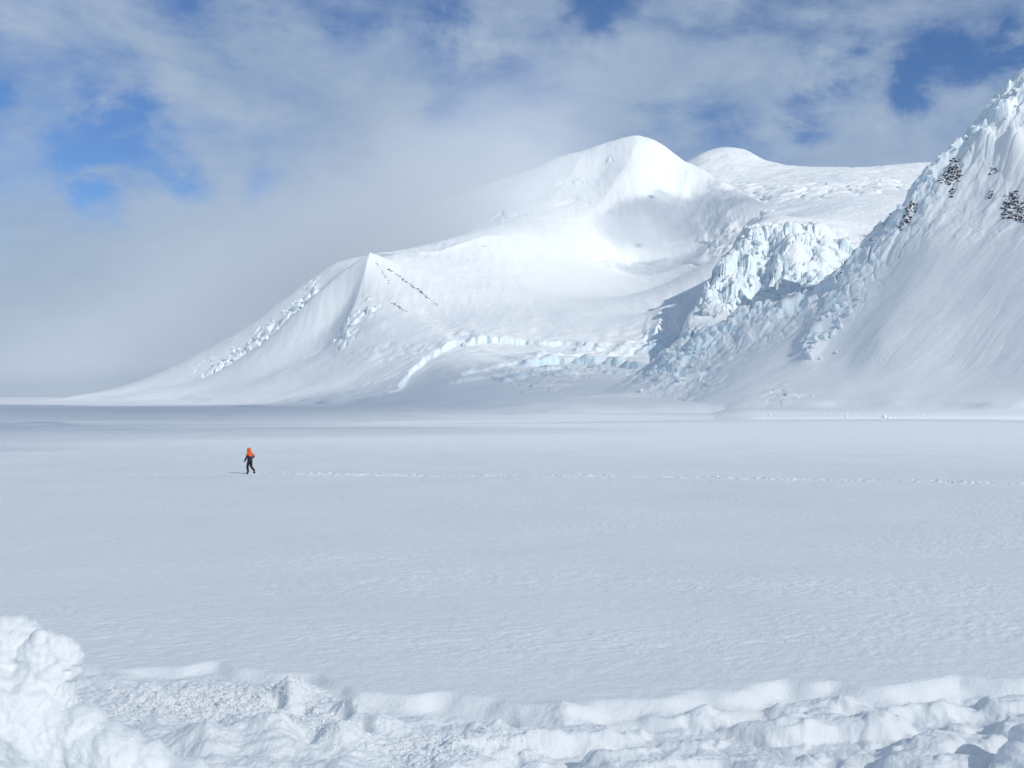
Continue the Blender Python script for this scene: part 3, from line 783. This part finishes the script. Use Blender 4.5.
def walker():
    orange = plain_mat('orange_shell', (.80, .13, .02)); navy = plain_mat('navy_shell', (.022, .028, .055)); black = plain_mat('black_trousers', (.012, .012, .016))
    skinm = plain_mat('skin', (.5, .3, .22), .5); boot = plain_mat('black_boot', (.01, .01, .012), .5); lens = plain_mat('dark_eye', (.01, .01, .01), .3)
    x0, y0 = (250 - 512) / F * 67.5, 67.5
    z0 = CAMZ + 67.5 * (HOR - 475.0) / F
    root = bpy.data.objects.new('person', None); COL.objects.link(root)
    root.location = (x0, y0, ground_z(x0, y0) - .03); root.rotation_euler = (0, 0, math.radians(62))
    tag(root, 'lone person in an orange and navy hooded jacket walking left across the snow plain', 'person')
    # joints: the body faces +y
    J = dict(pel=(0, 0, .95), ab=(0, .01, 1.12), ch=(0, .03, 1.32), nk=(0, .06, 1.49), hd=(0, .10, 1.60), top=(0, .10, 1.72), nose=(0, .205, 1.605),
             ls=(-.17, .03, 1.41), le=(-.25, .06, 1.14), lw=(-.24, .22, .93), lh=(-.235, .26, .87),
             rs=(.17, .03, 1.41), re=(.27, -.14, 1.18), rw=(.22, .06, 1.06), rh=(.20, .13, 1.05),
             lhip=(-.09, .0, .90), lk=(-.10, .15, .51), la=(-.10, .06, .10), lt=(-.11, .22, .04),
             hem=(0, 0, .82), lsn=(-.10, .09, .26), rsn=(.10, -.22, .31), rhip=(.09, -.0, .90), rk=(.10, .0, .50), ra=(.10, -.34, .20), rt=(.11, -.24, .06))
    R = dict(pel=.14, ab=.135, ch=.15, nk=.055, hd=.095, top=.075, nose=.016, ls=.065, le=.045, lw=.03, lh=.035, rs=.065, re=.045, rw=.03, rh=.035,
             hem=.15, lsn=.06, rsn=.06, lhip=.10, lk=.07, la=.045, lt=.045, rhip=.10, rk=.07, ra=.045, rt=.045)
    E = [('pel', 'ab'), ('ab', 'ch'), ('ch', 'nk'), ('nk', 'hd'), ('hd', 'top'), ('hd', 'nose'), ('ch', 'ls'), ('ls', 'le'), ('le', 'lw'), ('lw', 'lh'), ('ch', 'rs'), ('rs', 're'), ('re', 'rw'), ('rw', 'rh'),
         ('pel', 'lhip'), ('lhip', 'lk'), ('lk', 'la'), ('la', 'lt'), ('pel', 'rhip'), ('rhip', 'rk'), ('rk', 'ra'), ('ra', 'rt'), ('pel', 'hem'), ('la', 'lsn'), ('ra', 'rsn')]
    verts = dict(J); rad = dict(R); ed = list(E)
    for s, sx in (('l', -1), ('r', 1)):            # fingers and thumb, rooted in the palm
        h = Vector(J[s + 'h']); w = Vector(J[s + 'w']); dirn = (h - w).normalized(); side = Vector((sx * .3, .5, .8)).cross(dirn).normalized()
        for k, (off, ln) in enumerate(((-.03, .065), (-.01, .08), (.01, .075), (.03, .055))):
            a = h + side * off + dirn * .03; b = a + dirn * ln * .5; c = b + (dirn + Vector((-sx * .6, 0, -.2))).normalized() * ln * .5
            for q, pnt in enumerate((a, b, c)): verts[f'{s}f{k}{q}'] = tuple(pnt); rad[f'{s}f{k}{q}'] = .009
            ed += [(s + 'h', f'{s}f{k}0'), (f'{s}f{k}0', f'{s}f{k}1'), (f'{s}f{k}1', f'{s}f{k}2')]
        a = h + side * -.045; b = a + (side * -.5 + dirn).normalized() * .045
        verts[s + 't0'], verts[s + 't1'] = tuple(a), tuple(b); rad[s + 't0'] = .011; rad[s + 't1'] = .009
        ed += [(s + 'h', s + 't0'), (s + 't0', s + 't1')]
    def make(name, keys, mat, grow, extra=None, sub=2):
        ks = list(keys); ix = {k: i for i, k in enumerate(ks)}
        return skin(name, [verts[k] for k in ks], [(ix[a], ix[b]) for a, b in ed if a in ix and b in ix], [rad[k] * grow.get(k, 1.0) + grow.get('+', 0) for k in ks], mat, root, 0, sub)
    make('body', ['pel'] + [k for k in verts if k not in ('pel', 'hem', 'lsn', 'rsn')], skinm, {})
    jk = make('jacket', ['ch', 'ab', 'pel', 'hem', 'nk', 'ls', 'le', 'lw', 'lh', 'rs', 're', 'rw', 'rh'], [orange, navy], {'+': .032, 'nk': .9, 'pel': .95})
    me = jk.data
    for p in me.polygons:
        c = p.center
        p.material_index = 1 if c.z < 1.20 or (abs(c.x) > .2 and c.z < 1.29) else 0
    make('trousers', ['pel', 'ab', 'lhip', 'lk', 'la', 'rhip', 'rk', 'ra'], black, {'+': .022})
    for s in 'lr':
        make('boot', [s + 'a', s + 't', s + 'sn'], boot, {'+': .036})
        make('glove', [s + 'h', s + 'w'] + [k for k in verts if k[0] == s and k[1] in 'f' and k[2:].isdigit()] + [s + 't0', s + 't1'], navy, {'+': .012}, sub=1)
    # hood: a shell round the head, open at the face
    bm = bmesh.new(); bmesh.ops.create_uvsphere(bm, u_segments=20, v_segments=14, radius=1)
    bmesh.ops.delete(bm, geom=[f for f in bm.faces if f.calc_center_median().y > .55 and abs(f.calc_center_median().z) < .75], context='FACES')
    for v in bm.verts: v.co = Vector((v.co.x * .135, v.co.y * .15 + .085, v.co.z * (.16 if v.co.z > 0 else .2) + 1.625))
    bmesh.ops.solidify(bm, geom=list(bm.faces), thickness=.015)
    finish(bm, 'hood', orange, smooth=True, parent=root)
    for sx in (-.036, .036):
        bm = bmesh.new(); bmesh.ops.create_uvsphere(bm, u_segments=8, v_segments=6, radius=.014)
        finish(bm, 'eye', lens, (sx, .19, 1.635), True, root)
    return root
walker()

# ------------------------------------------------------------------ fog on the mountain and unseen clouds added overhead for their shadows
def fog_bank():
    bm = bmesh.new(); bmesh.ops.create_cube(bm, size=1)
    for v in bm.verts: v.co = Vector((v.co.x * 4200 - 1500, v.co.y * 1900 + 4350, v.co.z * 1500 + 790))
    m, nt, out = newmat('fog'); L = nt.links.new
    pv = N(nt, 'ShaderNodeVolumePrincipled'); pv.inputs['Color'].default_value = (.972, .99, 1, 1); pv.inputs['Anisotropy'].default_value = .12
    geo = N(nt, 'ShaderNodeNewGeometry'); sp = N(nt, 'ShaderNodeSeparateXYZ'); L(geo.outputs['Position'], sp.inputs[0])
    nz = N(nt, 'ShaderNodeTexNoise', Scale=1 / 420, Detail=4.0, Roughness=.55); L(geo.outputs['Position'], nz.inputs['Vector'])
    def ramp(src, a, b, c=0.0, d=1.0):
        r = N(nt, 'ShaderNodeMapRange', interpolation_type='SMOOTHSTEP'); r.inputs['From Min'].default_value = a; r.inputs['From Max'].default_value = b; r.inputs['To Min'].default_value = c; r.inputs['To Max'].default_value = d
        L(src, r.inputs['Value']); return r.outputs['Result']
    def op(o, a, b):
        n = N(nt, 'ShaderNodeMath', operation=o)
        for i, q in enumerate((a, b)):
            if isinstance(q, (int, float)): n.inputs[i].default_value = q
            else: L(q, n.inputs[i])
        return n.outputs[0]
    # height above the slanting underside of the cloud, which rises to the right along the mountain
    hgt = op('ADD', op('SUBTRACT', sp.outputs['Z'], op('MULTIPLY', sp.outputs['X'], .56)), -640)
    hgt = op('ADD', hgt, op('MULTIPLY', op('SUBTRACT', nz.outputs['Fac'], .5), 620))
    f = op('MULTIPLY', ramp(hgt, -200, 160), ramp(hgt, 820, 300))
    for src, a, b in ((sp.outputs['X'], 560, -480), (sp.outputs['X'], -3600, -2900), (sp.outputs['Y'], 3300, 3700), (sp.outputs['Y'], 5280, 4900), (sp.outputs['Z'], 1520, 1050), (sp.outputs['Z'], 40, 140)):
        f = op('MULTIPLY', f, ramp(src, a, b))
    f = op('MULTIPLY', f, ramp(nz.outputs['Fac'], .25, .65, .45, 1.25))
    L(op('MULTIPLY', f, .0023), pv.inputs['Density']); L(pv.outputs[0], out.inputs['Volume'])
    o = finish(bm, 'fog_bank', m); tag(o, kind='stuff')
    return o
fog_bank()

def cloud(x, y, z, rx, ry, rz, dens, sd):
    bm = bmesh.new(); bmesh.ops.create_icosphere(bm, subdivisions=5, radius=1)
    c = np.array([v.co[:] for v in bm.verts])
    k = 1 + .6 * fbm(c[:, 0] * 1.9 + c[:, 2], c[:, 1] * 1.9 - c[:, 2], 5, sd, .6) 
    for v, kk in zip(bm.verts, k):
        v.co = Vector((v.co.x * rx * kk, v.co.y * ry * kk, v.co.z * rz * kk * (1 if v.co.z > 0 else .5)))
    m, nt, out = newmat('cloud'); pv = N(nt, 'ShaderNodeVolumePrincipled'); pv.inputs['Color'].default_value = (1, 1, 1, 1); pv.inputs['Density'].default_value = dens
    nt.links.new(pv.outputs[0], out.inputs['Volume'])
    o = finish(bm, 'cloud', m, (x, y, z), True); tag(o, kind='stuff')

def cloud_shading(x, y, alt, rx, ry, rz, dens, sd, zg=0):
    """an unseen cloud, added between the sun and the ground point (x, y) to shade it"""
    k = (alt - zg) / math.tan(math.radians(SUN_EL)); a = math.radians(SUN_AZ)
    cloud(x + math.sin(a) * k, y + math.cos(a) * k, alt, rx, ry, rz, dens, sd)
cloud_shading(300, 1650, 1000, 1050, 480, 150, .0017, 3)
cloud_shading(-150, 640, 1000, 600, 110, 60, .004, 9)
cloud_shading(-800, 1500, 1000, 800, 800, 110, .0035, 4)
cloud_shading(-230, 300, 1000, 250, 190, 90, .0045, 6)
cloud_shading(-480, 640, 1000, 420, 300, 90, .004, 10)
cloud_shading(50, -330, 1000, 900, 420, 100, .0019, 5)
cloud_shading(760, 4000, 1900, 330, 300, 170, .0025, 7, 750)
cloud_shading(640, 3700, 1900, 160, 120, 90, .003, 8, 550)
#@@END@@

# ------------------------------------------------------------------ camera
cam = bpy.data.cameras.new('camera'); co = bpy.data.objects.new('camera', cam); COL.objects.link(co)
co.location = (0, 0, CAMZ); co.rotation_euler = (math.radians(90), 0, 0)
cam.sensor_width = 36; cam.lens = 36 * F / 1024; cam.shift_y = (HOR - 384) / 1024
cam.clip_start = .1; cam.clip_end = 100000
S.camera = co

# ------------------------------------------------------------------ sun and sky
sv = Vector((math.sin(math.radians(SUN_AZ)) * math.cos(math.radians(SUN_EL)), math.cos(math.radians(SUN_AZ)) * math.cos(math.radians(SUN_EL)), math.sin(math.radians(SUN_EL))))
sl = bpy.data.lights.new('sun', 'SUN'); so = bpy.data.objects.new('sun', sl); COL.objects.link(so)
sl.energy = 3.45; sl.angle = math.radians(.53); sl.color = (1, .965, .91)
so.rotation_euler = sv.to_track_quat('Z', 'Y').to_euler(); so.location = sv * 50

def build_world():
    w = bpy.data.worlds.new('World'); S.world = w; w.use_nodes = True
    nt = w.node_tree; nt.nodes.clear(); L = nt.links.new
    out = nt.nodes.new('ShaderNodeOutputWorld'); bg = N(nt, 'ShaderNodeBackground', Strength=.1)
    sky = nt.nodes.new('ShaderNodeTexSky'); sky.sky_type = 'NISHITA'; sky.sun_disc = False
    sky.sun_elevation = math.radians(SUN_EL); sky.sun_rotation = math.radians(SUN_AZ); sky.altitude = 900; sky.air_density = 1.0; sky.dust_density = .4; sky.ozone_density = 2.0
    tc = nt.nodes.new('ShaderNodeTexCoord')
    # wispy warp of the direction, so that cloud edges are ragged
    nw = N(nt, 'ShaderNodeTexNoise', Scale=7.0, Detail=6.0, Roughness=.62); L(tc.outputs['Generated'], nw.inputs['Vector'])
    sub = N(nt, 'ShaderNodeVectorMath', operation='SUBTRACT'); sub.inputs[1].default_value = (.5, .5, .5); L(nw.outputs['Color'], sub.inputs[0])
    mad = N(nt, 'ShaderNodeVectorMath', operation='MULTIPLY_ADD'); mad.inputs[1].default_value = (.15, .15, .11); L(sub.outputs[0], mad.inputs[0]); L(tc.outputs['Generated'], mad.inputs[2])
    nrm = N(nt, 'ShaderNodeVectorMath', operation='NORMALIZE'); L(mad.outputs[0], nrm.inputs[0])
    acc = None
    gaps = [(112, 165, 42, 1.0), (92, 188, 26, .6), (168, 182, 20, .6), (0, 95, 20, 1.0), (110, 108, 30, .8), (455, 30, 44, .8), (600, 12, 44, .75), (710, 8, 46, .65), (245, 20, 56, .6), (335, 15, 36, .5), (790, 25, 40, .5),
            (440, 108, 22, .35), (255, 178, 18, .5), (355, 150, 22, .3), (828, 95, 30, .95), (792, 108, 24, .7), (850, 62, 26, .6), (926, 80, 20, 1.1), (925, 42, 26, .7), (985, 42, 26, .95), (1035, 30, 30, .6),
            (720, 120, 34, .5), (665, 108, 28, .45), (745, 148, 28, .35), (-60, 60, 60, .9), (-90, 200, 60, .8), (1100, 60, 60, .6)]
    for px, py, rad, st in gaps:
        d = Vector(((px - 512) / F, 1, (HOR - py) / F)).normalized()
        k = 1.0 / ((rad / F) ** 2 / 2)          # exp(-k (1-dot)) falls to 1/e at rad
        dt = N(nt, 'ShaderNodeVectorMath', operation='DOT_PRODUCT'); dt.inputs[1].default_value = d; L(nrm.outputs[0], dt.inputs[0])
        m1 = N(nt, 'ShaderNodeMath', operation='MULTIPLY_ADD'); m1.inputs[1].default_value = k; m1.inputs[2].default_value = -k; L(dt.outputs['Value'], m1.inputs[0])
        ex = N(nt, 'ShaderNodeMath', operation='EXPONENT'); L(m1.outputs[0], ex.inputs[0])
        m2 = N(nt, 'ShaderNodeMath', operation='MULTIPLY_ADD'); m2.inputs[1].default_value = st; L(ex.outputs[0], m2.inputs[0])
        if acc is None: m2.inputs[2].default_value = 0
        else: L(acc, m2.inputs[2])
        acc = m2.outputs[0]
    # small scale structure and thinning overhead
    mp = N(nt, 'ShaderNodeMapping'); mp.inputs['Scale'].default_value = (1, 1, 1.9); L(tc.outputs['Generated'], mp.inputs['Vector'])
    n1 = N(nt, 'ShaderNodeTexNoise', Scale=5.5, Detail=8.0, Roughness=.6, Distortion=.35); L(mp.outputs[0], n1.inputs['Vector'])
    t = N(nt, 'ShaderNodeMapRange'); t.inputs['From Min'].default_value = .60; t.inputs['From Max'].default_value = .32; t.inputs['To Max'].default_value = .85; L(n1.outputs['Fac'], t.inputs['Value'])
    sepz = N(nt, 'ShaderNodeSeparateXYZ'); L(tc.outputs['Generated'], sepz.inputs[0])
    th = N(nt, 'ShaderNodeMapRange'); th.inputs['From Min'].default_value = .10; th.inputs['From Max'].default_value = .30; L(sepz.outputs['Z'], th.inputs['Value'])
    t2 = N(nt, 'ShaderNodeMath', operation='MULTIPLY'); L(t.outputs['Result'], t2.inputs[0]); L(th.outputs['Result'], t2.inputs[1])
    # thinner and more broken high overhead
    oh = N(nt, 'ShaderNodeMapRange'); oh.inputs['From Min'].default_value = .42; oh.inputs['From Max'].default_value = .75; oh.inputs['To Max'].default_value = .45; L(sepz.outputs['Z'], oh.inputs['Value'])
    t3 = N(nt, 'ShaderNodeMath', operation='ADD'); L(t2.outputs[0], t3.inputs[0]); L(oh.outputs['Result'], t3.inputs[1])
    # fibres of cloud lying across the gaps
    n4 = N(nt, 'ShaderNodeTexNoise', Scale=9.0, Detail=8.0, Roughness=.6, Distortion=.4); L(mp.outputs[0], n4.inputs['Vector'])
    fb = N(nt, 'ShaderNodeMapRange'); fb.inputs['From Min'].default_value = .66; fb.inputs['From Max'].default_value = .38; fb.inputs['To Min'].default_value = .0; fb.inputs['To Max'].default_value = 1.3; L(n4.outputs['Fac'], fb.inputs['Value'])
    ga = N(nt, 'ShaderNodeMath', operation='MULTIPLY'); L(acc, ga.inputs[0]); L(fb.outputs['Result'], ga.inputs[1])
    sm = N(nt, 'ShaderNodeMath', operation='ADD'); L(ga.outputs[0], sm.inputs[0]); L(t3.outputs[0], sm.inputs[1])
    op = N(nt, 'ShaderNodeMapRange', interpolation_type='SMOOTHSTEP'); op.inputs['From Min'].default_value = -.1; op.inputs['From Max'].default_value = 1.3; op.inputs['To Min'].default_value = 1; op.inputs['To Max'].default_value = 0.03
    L(sm.outputs[0], op.inputs['Value'])
    # cloud brightness
    n2 = N(nt, 'ShaderNodeTexNoise', Scale=6.5, Detail=8.0, Roughness=.6, Distortion=.3); L(mp.outputs[0], n2.inputs['Vector'])
    cr = N(nt, 'ShaderNodeMapRange'); cr.inputs['From Min'].default_value = .33; cr.inputs['From Max'].default_value = .68; L(n2.outputs['Fac'], cr.inputs['Value'])
    mc = N(nt, 'ShaderNodeMix', data_type='RGBA'); mc.inputs['A'].default_value = (3.7, 5.0, 7.0, 1); mc.inputs['B'].default_value = (5.5, 6.7, 8.3, 1); L(cr.outputs['Result'], mc.inputs['Factor'])
    lo = N(nt, 'ShaderNodeMapRange'); lo.inputs['From Min'].default_value = .02; lo.inputs['From Max'].default_value = .22; lo.inputs['To Min'].default_value = .75; lo.inputs['To Max'].default_value = 0; L(sepz.outputs['Z'], lo.inputs['Value'])
    ml = N(nt, 'ShaderNodeMix', data_type='RGBA'); ml.inputs['B'].default_value = (5.4, 6.45, 7.7, 1); L(lo.outputs['Result'], ml.inputs['Factor']); L(mc.outputs['Result'], ml.inputs['A'])
    tint = N(nt, 'ShaderNodeMix', data_type='RGBA', blend_type='MULTIPLY'); tint.inputs['Factor'].default_value = 1; tint.inputs['B'].default_value = (.68, .93, 1.28, 1); L(sky.outputs[0], tint.inputs['A'])
    fin = N(nt, 'ShaderNodeMix', data_type='RGBA'); L(op.outputs['Result'], fin.inputs['Factor']); L(tint.outputs['Result'], fin.inputs['A']); L(ml.outputs['Result'], fin.inputs['B'])
    L(fin.outputs['Result'], bg.inputs['Color']); L(bg.outputs[0], out.inputs['Surface'])
    return w
build_world()

S.render.engine = 'CYCLES'
S.view_settings.view_transform = 'Standard'; S.view_settings.look = 'None'; S.view_settings.gamma = 1; S.view_settings.exposure = -0.32
S.view_settings.use_curve_mapping = False
S.cycles.max_bounces = 6; S.cycles.diffuse_bounces = 3; S.cycles.volume_bounces = 3
S.cycles.use_denoising = True
